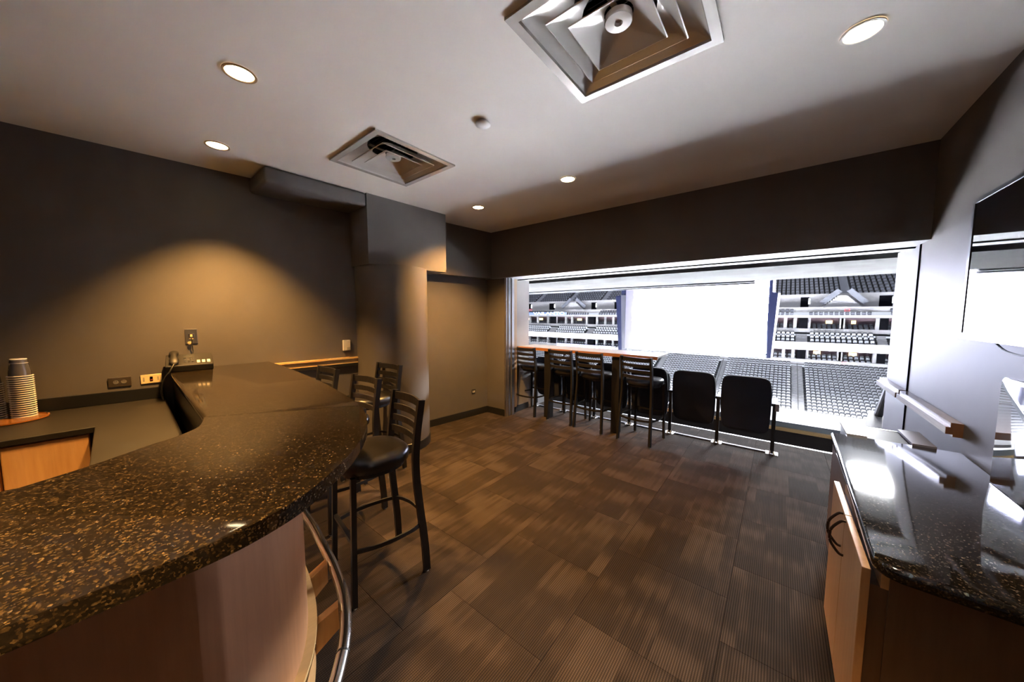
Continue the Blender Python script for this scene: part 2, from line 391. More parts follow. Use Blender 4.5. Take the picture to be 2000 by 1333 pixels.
def diffuser(cx, cy, label):
    t = thing('ceiling_diffuser', label, 'air vent', (cx, cy, ZC))
    def sq(h, z): return [(-h, -h, z), (h, -h, z), (h, h, z), (-h, h, z)]
    def rsq(h, z, r, n=6):
        out = []
        for (sx, sy, a0) in ((1, 1, 0), (-1, 1, 90), (-1, -1, 180), (1, -1, 270)):
            for k in range(n + 1):
                a = math.radians(a0 + 90 * k / n); out.append((sx*(h-r) + r*math.cos(a), sy*(h-r) + r*math.sin(a), z))
        return out
    MB().loft([sq(0.346, -0.001), sq(0.346, -0.012), sq(0.305, -0.012), sq(0.300, -0.002)], caps=False).build('flange', M_lightmetal, t)
    MB().loft([rsq(0.300, -0.002, 0.004), rsq(0.27, 0.035, 0.03), rsq(0.235, 0.075, 0.12), rsq(0.19, 0.10, 0.185)], caps=False).build('outer_cone', M_lightmetal, t, smooth=True)
    MB().loft([rsq(0.228, -0.010, 0.004), rsq(0.224, -0.012, 0.004), rsq(0.205, 0.012, 0.02), rsq(0.178, 0.042, 0.07), rsq(0.150, 0.060, 0.14)], caps=False).build('middle_cone', M_lightmetal, t, smooth=True)
    MB().loft([rsq(0.160, -0.014, 0.004), rsq(0.156, -0.016, 0.004), rsq(0.13, 0.006, 0.03), rsq(0.095, 0.036, 0.06), rsq(0.060, 0.062, 0.0595)], caps=False).build('centre_cone', M_lightmetal, t, smooth=True)
    MB().lathe([(0.056, 0.050), (0.058, 0.030), (0.055, 0.024), (0.018, 0.022), (0.015, 0.026), (0.013, 0.034), (0.0005, 0.034)], 32).build('centre_button', M_lightmetal, t, smooth=True)
    MB().loft([rsq(0.19, 0.10, 0.185), rsq(0.19, 0.34, 0.185)], caps=False).build('duct', mat('duct_metal', (0.10, 0.10, 0.10), 0.4, 0.8), t, smooth=True)
    MB().lathe([(0.20, 0.34), (0.20, 0.345)], 24).build('duct_cap', M_dark, t)
    m = MB()
    for k in range(-4, 5): m.bar([(-0.15, k*0.035, 0.16), (0.15, k*0.035, 0.16)], 0.004, 0.02)
    m.build('damper', mat('damper', (0.03, 0.03, 0.03), 0.5, 0.7), t)
    m = MB(); m.box(-0.012, 0.012, -0.20, 0.20, 0.055, 0.06); m.build('hanger_bar', M_lightmetal, t)
diffuser(*DIFF[0], 'large square metal air diffuser cut by the top edge of the picture')
diffuser(*DIFF[1], 'square metal air diffuser in the ceiling near the soffit')
MB().lathe([(0.040, 0.0), (0.040, -0.010), (0.048, -0.010), (0.048, -0.017), (0.045, -0.019), (0.0005, -0.0195)], 28).build('sprinkler_cover', mat('grey_cover', (0.50, 0.50, 0.50), 0.4), None, 'small white round sprinkler cover on the ceiling', 'sprinkler cover', smooth=True).location = (-1.534, 1.611, ZC)

# ------------------------------------------------------------------ bar
ZT = 1.106
outer = [Vector(p) for p in ((-3.750,.995),(-3.2,.965),(-2.659,.926),(-2.207,.882),(-1.801,.821))]
arc = spline([(-1.801,.821,0),(-1.605,.781,0),(-1.455,.735,0),(-1.307,.669,0),(-1.199,.602,0),(-1.067,.496,0),(-.970,.391,0),(-.889,.285,0),(-.849,.183,0),(-.837,.10,0),(-.836,-.02,0)], 5)
outer = [(p.x, p.y) for p in outer[:-1]] + [(p.x, p.y) for p in arc] + [(-.845, -.4), (-.86, -1.7)]
inner_c = spline([(-1.927,.258,0),(-1.85,.245,0),(-1.76,.215,0),(-1.69,.15,0),(-1.645,.075,0),(-1.56,-.04,0),(-1.486,-.181,0)], 4)
inner = [(-3.828,.325),(-3.11,.300)] + [(p.x, p.y) for p in inner_c] + [(-1.46, -1.7)]
ks = min(range(len(outer)), key=lambda i: (outer[i][0]+1.58)**2+(outer[i][1]-.775)**2)   # seam
ki = 2
bar_top = thing('bar_counter', 'long curved bar with a dark granite top and maple veneer front', 'bar')
def slab(poly, nseam, name):
    bm = bmesh.new(); th = 0.04; n = len(poly)
    a = [bm.verts.new((x, y, ZT-th)) for x, y in poly]; b = [bm.verts.new((x, y, ZT)) for x, y in poly]
    bm.faces.new(a[::-1]); bm.faces.new(b); top = []; bot = []
    for i in range(n):
        bm.faces.new((a[i], a[(i+1)%n], b[(i+1)%n], b[i]))
    bm.edges.ensure_lookup_table()
    sel = []
    for i in range(n):
        if i in nseam: continue
        for L in (a, b):
            e = bm.edges.get((L[i], L[(i+1)%n]));  sel.append(e)
    bmesh.ops.bevel(bm, geom=sel, offset=0.017, segments=4, affect='EDGES', profile=0.5)
    mm = MB(); mm.bm.free(); mm.bm = bm
    return mm.build(name, M_granite, bar_top, smooth=True)
p1 = outer[:ks+1] + inner[ki:ki+1] + inner[:ki][::-1]
p1 = outer[:ks+1] + [inner[2], inner[1], inner[0]]
slab(p1, {ks}, 'granite_slab')
p2 = [(outer[ks][0]+.002, outer[ks][1]-.001)] + outer[ks+1:] + inner[::-1][:-2]
p2[-1] = (p2[-1][0]+.002, p2[-1][1]-.002)
slab(p2, {len(p2)-1}, 'granite_slab')

def offset(path, dd):
    out = []
    for i, p in enumerate(path):
        a = Vector(path[max(i-1, 0)]); b = Vector(path[min(i+1, len(path)-1)]); t = (b-a).normalized(); nn = Vector((-t.y, t.x))
        out.append((p[0]-nn.x*dd, p[1]-nn.y*dd))
    return out
def ribbon(mb, path, z0, z1, th):
    q = offset(path, th)
    mb.loft([[(a[0], a[1], z0), (a[0], a[1], z1), (b[0], b[1], z1), (b[0], b[1], z0)] for a, b in zip(path, q)])
    return mb
face = offset(outer, 0.258); face[0] = (lw(face[0][1])+0.002, face[0][1])
front = bar_top
# veneer sheets of the curved front, each a panel
brk = [0, 2, 5, 14, 26, 38, 48, len(face)-1]
for a, b in zip(brk, brk[1:]):
    ribbon(MB(), face[a:b+1], 0.20, ZT-0.0402, 0.03).build('veneer_panel', M_maple, front, smooth=True)
base = offset(face, -0.022); base[0] = (lw(base[0][1])+0.002, base[0][1])
ribbon(MB(), base, 0.0005, 0.19, 0.05).build('base_panel', M_maple2, front, smooth=True)
b2 = offset(face, -0.034); b2[0] = (lw(b2[0][1])+0.002, b2[0][1])
ribbon(MB(), b2, 0.19, 0.215, 0.06).build('base_cap', M_rail, front, smooth=True)
inn2 = offset(inner, 0.02)
back = [(x, y) for x, y in offset(inner, -0.02)]; back[0] = (lw(back[0][1])+0.003, back[0][1])
ribbon(MB(), back, 0.0005, ZT-0.0402, -0.03).build('inner_wall', M_blk, front, smooth=True, label='black inner wall of the bar')
# foot rail with wooden brackets
rail_path = [(p[0], p[1], 0.205) for p in offset(face, -0.145)][1:]
frail = bar_top
cuts = [0, 22, 34, len(rail_path)-1]
for a, b in zip(cuts, cuts[1:]):
    MB().tube(rail_path[a:b+1], 0.0245, 14).build('rail_tube', M_chrome, frail, smooth=True)
for i in (22, 34):
    p = Vector(rail_path[i]); q = Vector(rail_path[i+1]); tdir = (q-p).normalized()
    MB().tube([p-tdir*0.004, p+tdir*0.004], 0.0256, 14).build('rail_joint', M_base, frail)
for i in (3, 13, 28, 40):
    p = Vector(rail_path[i]); q = Vector(rail_path[i+1]); t = (q-p).normalized(); nn = Vector((t.y, -t.x, 0))
    f0 = Vector(b2[i+1]).to_3d() if False else Vector((face[i+1][0], face[i+1][1], 0))
    out = Vector((p.x-f0.x, p.y-f0.y, 0)).normalized()
    a0 = f0 + out*0.023; a1 = f0 + out*0.118
    hw = t*0.022
    m = MB(); m.hexa([a0-hw+Vector((0,0,.05)), a0+hw+Vector((0,0,.05)), a0+hw+Vector((0,0,.185)), a0-hw+Vector((0,0,.185))],
           [a1-hw+Vector((0,0,.13)), a1+hw+Vector((0,0,.13)), a1+hw+Vector((0,0,.235)), a1-hw+Vector((0,0,.235))])
    m.build('bracket', M_maple2, frail, label='wooden bracket block')

# back counter behind the bar: worktop, splash, cabinets
ZW = 0.885
wt = [(lw(-1.7)+.003, -1.7), (-3.26, -1.7), (-3.135, -.055), (-1.80, -.075), (-1.80, .17), (-1.93, .232), (-3.11, .272), (lw(.295)+.003, .295)]
MB().prism(wt, ZW-0.036, ZW).build('back_counter_top', M_worktop, None, 'dark laminate worktop behind the bar, along the left wall', 'worktop', bevel=0.004)
m = MB(); m.prism([(lw(-1.7)+.003, -1.7), (lw(-1.7)+.022, -1.7), (lw(.29)+.022, .29), (lw(.29)+.003, .29)], ZW+0.0005, ZW+0.09)
m.build('backsplash', M_blk, None, 'low dark backsplash strip along the left wall', 'backsplash', bevel=0.003)
def cabinet(y0, y1, label):
    f0 = -3.175 + (y0+.055)*0.075; f1 = -3.175 + (y1+.055)*0.075
    t = thing('cabinet', label, 'cabinet')
    MB().prism([(lw(y0)+.01, y0), (f0, y0), (f1, y1), (lw(y1)+.01, y1)], 0.10, ZW-0.0365).build('body', M_maple2, t)
    MB().prism([(f0+.0005, y0+.004), (f0+.02, y0+.004), (f1+.02, y1-.004), (f1+.0005, y1-.004)], 0.12, ZW-0.045).build('door', M_maple2, t, bevel=0.002)
    MB().prism([(lw(y0)+.05, y0), (f0-.05, y0), (f1-.05, y1), (lw(y1)+.05, y1)], 0.0005, 0.0995).build('plinth', M_base, t)
cabinet(-.375, -.078, 'orange maple cabinet front under the worktop, behind the bar')
cabinet(-.835, -.380, 'maple cabinet under the worktop at the left picture edge')
t = thing('cabinet', 'maple cabinet run under the bar beside the inner black wall', 'cabinet')
MB().box(-3.10, -1.85, -.055, .24, 0.10, ZW-0.0365).build('body', M_maple2, t)
MB().box(-3.10, -1.85, -.02, .24, 0.0005, 0.0995).build('plinth', M_base, t)

# stacked plastic cups on a tray
def wpt(y, off=0.0): return (lw(y)+off*LN.x, y+off*LN.y)
M_cup = mat('clear_plastic', (0.16, 0.15, 0.16), 0.10, 0.5)  # clear cups drawn opaque, their dark bands put into the colour
M_cup_highlight = mat('cup_rim_highlight', (0.85, 0.82, 0.78), 0.25)  # pale colour paints in the highlights on the clear plastic
tray_c = (-3.722, -0.405)
tray = thing('tray', 'thin amber tray under the stacked cups', 'tray', (tray_c[0], tray_c[1], ZW+0.0005), 0)
MB().lathe([(0.155, 0.0), (0.165, 0.004), (0.165, 0.012), (0.158, 0.012), (0.156, 0.006), (0.0005, 0.005)], 40).build('dish', mat('amber_tray', (0.20, 0.08, 0.02), 0.25), tray, smooth=True)
cup_me = None
def cup_mesh():
    m = MB(); n = 24
    pr = [(0.0465, 0.0), (0.0515, 0.0005), (0.0515, 0.0050), (0.0445, 0.0056), (0.043, 0.030), (0.0425, 0.034), (0.036, 0.085), (0.0365, 0.087), (0.0335, 0.108), (0.0325, 0.110), (0.0322, 0.1135), (0.0005, 0.112)]
    m.loft([[(q*math.cos(2*math.pi*k/n), q*math.sin(2*math.pi*k/n), z) for k in range(n)] for q, z in pr], caps=False); return m      # open shell, so the cups nest
ORD = ['top', 'second', 'third', 'fourth', 'fifth', 'sixth', 'seventh', 'eighth', 'ninth', 'tenth', 'eleventh', 'twelfth', 'thirteenth', 'fourteenth', 'fifteenth', 'sixteenth', 'seventeenth', 'eighteenth', 'nineteenth', 'bottom']
for (cx, cy, nc, lab) in ((-3.790, -0.340, 20, 'taller stack on the tray'), (-3.825, -0.455, 17, 'shorter stack at picture edge')):
    for k in range(nc):
        z = ZW + 0.0062 + k*0.0138
        if cup_me is None:
            o = cup_mesh().build('plastic_cup', M_cup, None, smooth=True); cup_me = o.data
            cup_me.materials.append(M_cup_highlight)
            for pg in cup_me.polygons:
                if pg.center.z < .0058 or (.0855 < pg.center.z < .0868) or pg.center.z > .1085: pg.material_index = 1
        else: o = link('plastic_cup', cup_me)
        d_ = nc-1-k; pos = 'topmost' if d_ == 0 else ('bottom' if k == 0 else ORD[d_])
        o.location = (cx, cy, z); tag(o, 'upside down plastic cup, %s%s of the %s' % (pos, ' from the top' if pos not in ('topmost', 'bottom') else '', lab), 'cup', 'stacked plastic cups on the tray')

# wall plates on the left wall: local x along the wall, y out of it, z up
def wall_thing(name, label, cat, y, z):
    x, yy = lw(y), y
    return thing(name, label, cat, (x, yy, z), -ANG - math.pi/2 + math.pi, None)
def place_left(o, y, z, off=0.0):
    o.location = (lw(y)+LN.x*off, y+LN.y*off, z); o.rotation_euler = (0, 0, math.pi/2 - ANG)   # local +x -> along wall (+y), local -y -> room
t = thing('power_outlet', 'brown horizontal double power outlet above the backsplash', 'outlet'); place_left(t, .071, 1.041)
MB().box(-.0575, .0575, -.006, -.0003, -.035, .035).build('plate', mat('bronze_plate', (0.09, 0.07, 0.05), 0.35, 0.6), t, bevel=0.002)
for sx in (-.02, .02):
    r = MB().prism([(sx+.014*math.cos(a), .014*math.sin(a)) for a in [2*math.pi*k/14 for k in range(14)]], -.0078, -.0062, 'y').build('socket', mat('dark_socket', (0.16, 0.14, 0.11), 0.4), t)
    MB().box(sx-.005, sx-.0035, -.0083, -.0079, .002, .009).box(sx+.0035, sx+.005, -.0083, -.0079, .002, .009).build('slot', M_dark, r)
t = thing('data_plate', 'cream wall plate with small dark jacks beside the brown outlet', 'wall plate'); place_left(t, .232, 1.043)
M_cream = mat('cream_plastic', (0.70, 0.55, 0.30), 0.4)
MB().box(-.0575, .0575, -.006, -.0003, -.035, .035).build('plate', M_cream, t, bevel=0.002)
MB().box(-.008, .008, -.0075, -.0062, -.018, .018).build('jack', M_dark, t)
MB().box(-.006, .006, -.0088, -.0077, -.012, -.002).build('jack', mat('jack_red', (0.25, 0.05, 0.03), 0.4), t)
for sx in (-.04, .036):
    MB().box(sx-.004, sx+.004, -.0072, -.0062, -.015, .015).build('label_strip', mat('label_grey', (0.35, 0.30, 0.2), 0.5), t)
t = thing('phone_jack', 'brushed steel phone jack plate on the wall above the telephone', 'wall plate'); place_left(t, .475, 1.368)
MB().box(-.037, .037, -.007, -.0003, -.060, .060).build('plate', M_alu, t, bevel=0.002)
MB().box(-.019, .019, -.009, -.0072, -.022, .022).build('inset', M_chrome, t, bevel=0.001)
MB().box(-.007, .007, -.014, -.0092, -.004, .016).build('plug', M_cream, t)
MB().box(-.012, .012, -.013, -.0092, -.020, -.016).build('tab', M_cream, t)
ring = [(-.013+.009*math.cos(a), -.016, -.055+.009*math.sin(a)) for a in [2*math.pi*k/16 for k in range(16)]]
MB().tube(ring, .0035, 8, True).build('cable_loop', M_cream, t, smooth=True)
MB().tube(spline([(-.001,-.012,-.004),(.002,-.028,-.03),(.0,-.022,-.07),(.004,-.016,-.12),(.006,-.03,-.15)], 5), .0035, 8).build('line_cord', M_base, t, smooth=True)
t = thing('thermostat', 'small pale wall thermostat above the oak rail beside the column', 'thermostat'); place_left(t, 1.678, 1.214)
MB().box(-.038, .038, -.026, -.0003, -.058, .058).build('case', M_white, t, bevel=0.005)
MB().box(.0, .032, -.0275, -.0262, -.05, -.02).build('vent_panel', mat('grey_plastic', (0.4, 0.38, 0.34), 0.5), t)
t = thing('power_outlet', 'small black outlet low on the nook wall', 'outlet')
oy = 3.52; t.location = (lw(oy)+NO, oy, 0.375); t.rotation_euler = (0, 0, math.pi/2 - ANG)
MB().box(-.035, .035, -.006, -.0003, -.035, .035).build('plate', M_base, t, bevel=0.002)
for sx in (-.013, .013): MB().box(sx-.008, sx+.008, -.0075, -.0062, -.016, .016).build('socket', M_white, t, bevel=0.001)

# desk telephone on the counter by the wall
t = thing('telephone', 'black desk telephone at the wall end of the granite bar', 'telephone'); place_left(t, .455, ZT+0.0005, 0.135)
M_ph = mat('black_phone', (0.010, 0.009, 0.008), 0.45)
def ph(u, v): # u across, v toward the room (local -y), returns sloped top point
    return None
MB().loft([[(x, -0.10, 0.0), (x, 0.10, 0.0), (x, 0.105, 0.115), (x, 0.085, 0.118), (x, -0.115, 0.050), (x, -0.115, 0.040)] for x in (-0.135, 0.135)]).build('base', M_ph, t, bevel=0.004)
def slope(y): return 0.050 + (y+0.115)*(0.068/0.200)
hs = MB(); hp = [(-0.088, 0.085), (-0.088, 0.05), (-0.088, -0.01), (-0.088, -0.07), (-0.088, -0.10)]
hs.loft([[(x0+wx*math.cos(a), y0, slope(y0)+hh+tz*math.sin(a)) for a in [2*math.pi*k/12 for k in range(12)]] for x0, y0, wx, tz, hh in ((-.088,.095,.012,.008,.012),(-.088,.085,.027,.016,.018),(-.088,.05,.028,.018,.022),(-.088,.02,.019,.013,.034),(-.088,-.03,.019,.013,.036),(-.088,-.065,.028,.018,.024),(-.088,-.10,.027,.016,.020),(-.088,-.112,.012,.008,.014))])
hs.build('handset', M_ph, t, smooth=True)
for k in range(3):
    x0 = 0.040 + 0.030*k
    MB().hexa([(x0, -.085, slope(-.085)+.0005), (x0+.019, -.085, slope(-.085)+.0005), (x0+.019, -.04, slope(-.04)+.0005), (x0, -.04, slope(-.04)+.0005)],
              [(x0, -.085, slope(-.085)+.003), (x0+.019, -.085, slope(-.085)+.003), (x0+.019, -.04, slope(-.04)+.003), (x0, -.04, slope(-.04)+.003)]).build('label_card', M_white, t)
for r_ in range(4):
    for c_ in range(3):
        x0 = -0.035 + 0.022*c_; y0 = -0.06 + 0.024*r_
        MB().hexa([(x0, y0, slope(y0)+.0005), (x0+.014, y0, slope(y0)+.0005), (x0+.014, y0+.015, slope(y0+.015)+.0005), (x0, y0+.015, slope(y0+.015)+.0005)],
                  [(x0, y0, slope(y0)+.004), (x0+.014, y0, slope(y0)+.004), (x0+.014, y0+.015, slope(y0+.015)+.004), (x0, y0+.015, slope(y0+.015)+.004)]).build('key', mat('phone_key', (0.05, 0.045, 0.04), 0.4), t)
MB().tube(spline([(-.088,-.115,.065),(-.110,-.145,.02),(-.150,-.150,-.05),(-.165,-.145,-.13),(-.160,-.12,-.20)], 6), .005, 8).build('handset_cord', M_ph, t, smooth=True)

# ------------------------------------------------------------------ bar stools
def make_stool():
    r = thing('bar_stool', 'stool', 'bar stool', group='black ladder back bar stools')
    for s in (-1, 1):
        path = spline([(s*.205,.225,0.006),(s*.200,.215,.20),(s*.192,.190,.45),(s*.186,.178,.62),(s*.184,.180,.74),(s*.184,.195,.88),(s*.184,.222,1.05)], 4)
        MB().bar(path, .024, .040, up=(0,1,0)).build('rear_leg', M_stool, r, smooth=False)
        MB().bar([(s*.190,-.185,.006),(s*.175,-.165,.70)], .026, .026, up=(0,1,0)).build('front_leg', M_stool, r)
        for (fx, fy) in ((s*.205,.225),(s*.190,-.185)):
            MB().lathe([(.011,0),(.011,.0058)], 10, (fx, fy, 0)).build('glide', M_white, r)
    n = 28; outl = []
    for k in range(n):
        a = 2*math.pi*k/n; c, s_ = math.cos(a), math.sin(a)
        e = 2.6; rr = (abs(c)**e + abs(s_)**e)**(-1/e)
        x = .215*rr*c; y = .205*rr*s_
        if y > 0: x *= 1 - 0.10*(y/.205)
        outl.append((x, y-.012))
    MB().loft([[(x*q, y*q, z) for x, y in outl] for q, z in ((.93,.700),(.985,.706),(1.0,.722),(1.0,.742),(.975,.758),(.90,.770),(.70,.777),(.35,.780),(.02,.781))]).build('seat', M_vinyl, r, smooth=True)
    MB().loft([[(x*q, y*q, z) for x, y in outl] for q, z in ((.86,.672),(.86,.6995))]).build('seat_frame', M_stool, r)
    for zc, h in ((1.018,.050),(.945,.040),(.875,.040),(.805,.040)):
        yb = .180 + max(0, (zc-.74))*.135
        pts = [(x, yb+.030*(1-(x/.175)**2), zc) for x in [-.176+.352*k/10 for k in range(11)]]
        MB().bar(pts, .011, h).build('back_slat', M_stool, r)
    ring = spline([(-.180,-.170,.30),(-.215,-.05,.30),(-.218,.08,.30),(-.190,.205,.30),(-.10,.252,.30),(0,.262,.30),(.10,.252,.30),(.190,.205,.30),(.218,.08,.30),(.215,-.05,.30),(.180,-.170,.30)], 4)
    MB().bar(ring, .010, .022).build('foot_ring', M_stool, r)
    MB().bar([(-.180,-.172,.34),(.180,-.172,.34)], .020, .020).build('stretcher', M_stool, r)
    return r
stool = make_stool()
spots = [(-1.83,.965,-9,'bar stool nearest the viewer, under the curved end of the granite bar'),
         (-2.58,1.11,2,'second bar stool along the bar, half hidden by its granite edge'),
         (-3.30,1.11,0,'bar stool near the left wall, only its backrest top showing above the granite'),
         (-3.07,1.61,3,'bar stool standing apart in front of the round column'),
         (-1.27,4.18,180-9,'bar stool at the drink table end, next to the two empty arena seats'),
         (-1.912,4.22,180-4,'bar stool third from the left jamb at the drink table'),
         (-2.375,4.27,180-5,'bar stool second from the left jamb at the drink table'),
         (-2.99,4.265,180-4,'bar stool closest to the left jamb at the drink table')]
for i, (x, y, a, lab) in enumerate(spots):
    o = stool if i == 0 else copy_tree(stool)
    o.location = (x, y, 0); o.rotation_euler = (0, 0, math.radians(a)); o['label'] = lab

# drink table
t = thing('drink_table', 'long wood edged drink table on black posts at the opening', 'table')
MB().box(-3.195, -1.10, 4.13, 4.58, 1.028, 1.050).build('table_top', mat('white_laminate', (0.62, 0.60, 0.58), 0.25), t)
MB().box(-3.195, -1.10, 4.105, 4.1297, 1.010, 1.051).build('edge_band', M_endgrain2 if 'M_endgrain2' in globals() else wooden('cherry_edge', (0.30, 0.12, 0.045), (0.42, 0.19, 0.08), 0.35, (2, 20, 20)), t)
for px in (-2.66, -1.615):
    MB().box(px-.05, px+.05, 4.14, 4.24, .0005, 1.0275).build('post', M_stool, t)

# ------------------------------------------------------------------ arena seats on the balcony
M_track = mat('dull_steel', (0.13, 0.13, 0.15), 0.5, 0.2)
SX = [.007 - .5285*k for k in range(7)]; SY = 4.62
def make_seat():
    r = thing('stadium_seat', 'x', 'stadium seat', group='upholstered seats on the balcony')
    loops = []
    def rr(hw, y0, y1, z, rad=.02):
        out = []
        rad = min(rad, hw*.9, abs(y1-y0)/2*.95)
        for (cx, cy, a0) in ((hw-rad, y1-rad, 0), (-hw+rad, y1-rad, 90), (-hw+rad, y0+rad, 180), (hw-rad, y0+rad, 270)):
            for k in range(4):
                a = math.radians(a0+30*k); out.append((cx+rad*math.cos(a), cy+rad*math.sin(a), z))
        return out
    for z, hw in ((.205,.10),(.212,.15),(.222,.19),(.24,.212),(.27,.224),(.36,.232),(.50,.236),(.64,.236),(.74,.232),(.80,.222),(.83,.205),(.848,.175),(.856,.13)):
        yo = -.02 - (z-.2)*.12
        loops.append(rr(hw, yo, yo+.07, z))
    MB().loft(loops).build('backrest', M_navy, r, smooth=True)
    MB().loft([rr(hw, .07+(z-.35)*.10, .17+(z-.35)*.10, z) for z, hw in ((.33,.16),(.35,.20),(.40,.215),(.70,.215),(.76,.20),(.78,.16))]).build('seat_pan', M_navy, r, smooth=True)
    return r
def make_standard():
    r = thing('seat_standard', 'x', 'seat support', group='black posts between the balcony seats')
    MB().bar([(0,-.02,.012),(0,-.02,.30),(0,-.03,.56)], .035, .030, up=(0,1,0)).build('post', M_stool, r)
    MB().bar([(0,-.02,.35),(0,.20,.50)], .022, .05).build('arm_bracket', M_stool, r)
    MB().box(-.028, .028, -.06, .30, .545, .575).build('armrest', M_base, r, bevel=.008)
    MB().loft([[(-.055,-.06,.0005),(.055,-.06,.0005),(.055,.06,.0005),(-.055,.06,.0005)],[(-.055,-.06,.006),(.055,-.06,.006),(.055,.06,.006),(-.055,.06,.006)]]).build('foot_plate', M_chrome, r)
    for s in (-1, 1): MB().hexa([(s*.02-.008,-.052,.0062),(s*.02+.008,-.052,.0062),(s*.02+.008,.01,.0062),(s*.02-.008,.01,.0062)], [(s*.012-.005,-.03,.05),(s*.012+.005,-.03,.05),(s*.012+.005,-.01,.05),(s*.012-.005,-.01,.05)]).build('foot_rib', M_chrome, r)
    return r
seat = make_seat()
labs = ['empty navy arena seat at the right end of the balcony row', 'empty navy arena seat second from the right, beside the last bar stool', 'navy arena seat behind the bar stool at the drink table end', 'navy arena seat behind the third bar stool from the jamb', 'navy arena seat behind the second bar stool from the jamb', 'navy arena seat behind the bar stool closest to the left jamb']
for k in range(6):
    o = seat if k == 0 else copy_tree(seat)
    o.location = ((SX[k]+SX[k+1])/2, SY-.03, 0); o['label'] = labs[k]
st = make_standard()
slabs = ['black seat post at the right end of the balcony seats, with armrest', 'black seat post between the two empty arena seats', 'black seat post left of the two empty arena seats', 'black seat post behind the third and fourth bar stools', 'black seat post behind the second and third bar stools', 'black seat post behind the first and second bar stools', 'black seat post at the left end of the balcony seats']
for k in range(7):
    o = st if k == 0 else copy_tree(st)
    o.location = (SX[k], SY, 0); o['label'] = slabs[k]
MB().box(.013, .047, SY-.09, SY-.045, .50, .58).build('armrest_cap', mat('grey_cap', (0.30, 0.28, 0.28), 0.5), None, 'grey cup holder cap at the end armrest of the balcony seats', 'cup holder', bevel=.006)
for k in range(6):
    MB().box(SX[k+1]+.056, SX[k]-.056, SY-.012, SY+.022, .0005, .012).build('floor_track', M_track, None, ['silver floor bar under the right end balcony seat', 'silver floor bar under the second balcony seat from the right', 'silver floor bar under the third balcony seat from the right', 'silver floor bar under the third balcony seat from the left', 'silver floor bar under the second balcony seat from the left', 'silver floor bar under the leftmost balcony seat'][k], 'floor bar', 'floor bars under the balcony seats')

# ------------------------------------------------------------------ right side: cabinet, granite, bin, appliance, TV
ZR = 0.80
def chamf(): return [(.292, 2.895), (.262, 1.50), (.264, 1.465), (.283, 1.432), (.315, 1.418), (XR-.002, 1.40), (XR-.002, 2.895)]
MB().prism(chamf(), ZR-.040, ZR).build('side_counter_top', M_granite, None, 'dark polished granite top of the counter on the right', 'countertop', bevel=.014, seg=4, smooth=True)
t = thing('side_cabinet', 'wooden cabinet under the right granite counter', 'cabinet')
MB().box(.305, XR-.002, 1.475, 2.885, .09, ZR-.0405).build('body', M_brown, t)
MB().box(.345, XR-.002, 1.50, 2.885, .0005, .0895).build('plinth', M_base, t)
MB().box(.287, .3045, 1.475, 2.20, .70, ZR-.041).build('top_rail', M_maple2, t)
for (y0, y1, hy) in ((1.470, 1.818, 1.785), (1.822, 2.17, 1.855)):
    dr = MB().box(.243, .3040 if False else .264, y0, y1, .10, .752).build('door', M_maple2, t, bevel=.002)
    MB().box(.2645, .3045, y0+.01, y1-.01, .11, .70).build('door_backing', M_brown, t)
    hp = spline([(.2425, hy, .60), (.228, hy, .605), (.205, hy, .64), (.200, hy, .67), (.205, hy, .70), (.228, hy, .735), (.2425, hy, .74)], 4)
    MB().tube(hp, .005, 8).build('handle', mat('dark_bronze_handle', (0.05, 0.035, 0.028), 0.35, 0.8), dr, smooth=True, label='dark bow handle')
t = thing('waste_bin', 'grey metal waste bin with a dark opening at the end of the right counter', 'bin')
bx0, bx1, by0, by1 = .372, .72, 2.905, 3.215
m = MB(); m.box(bx0, bx1, by0, by0+.012, .0005, .79).box(bx0, bx1, by1-.012, by1, .0005, .79).box(bx0, bx0+.012, by0+.012, by1-.012, .0005, .79).box(bx1-.012, bx1, by0+.012, by1-.012, .0005, .79).build('body', M_alu, t)
M_binl = mat('bin_top_light', (0.50, 0.49, 0.49), 0.35, 0.2)
MB().box(bx0-.006, .455, by0, by1, .790, .805).build('lid', M_binl, t)
MB().box(.635, bx1+.006, by0, by1, .790, .805).build('lid', mat('bin_top_dark', (0.22, 0.21, 0.24), 0.35, 0.3), t)
MB().box(.4555, .6345, by0, by1, .770, .788).build('opening_sheet', mat('bin_inside_dark', (0.014, 0.008, 0.006), 0.6, spec=0.2), t, label='dark sheet painted as the dark inside of the bin opening')  # near-black sheet, darkness inside the opening put into its colour
t = thing('towel_dispenser', 'polished steel dispenser standing against the right wall on the granite', 'dispenser')
ap = []
for k in range(9):
    a = math.radians(90*k/8); ap.append((2.46-.035+.035*math.cos(a)-0.0, 1.245+.035*math.sin(a)))
prof = [(1.75, ZR+.0008), (2.46, ZR+.0008)] + ap + [(1.75, 1.28)]
MB().prism(prof, XR-.045, XR-.001, 'x').build('body', M_mirror, t, bevel=.004, smooth=True)
MB().prism([(1.77, 1.262), (2.40, 1.262), (2.40, 1.2795), (1.77, 1.2795)], XR-.05, XR-.0455, 'x').build('lip', M_alu, t)
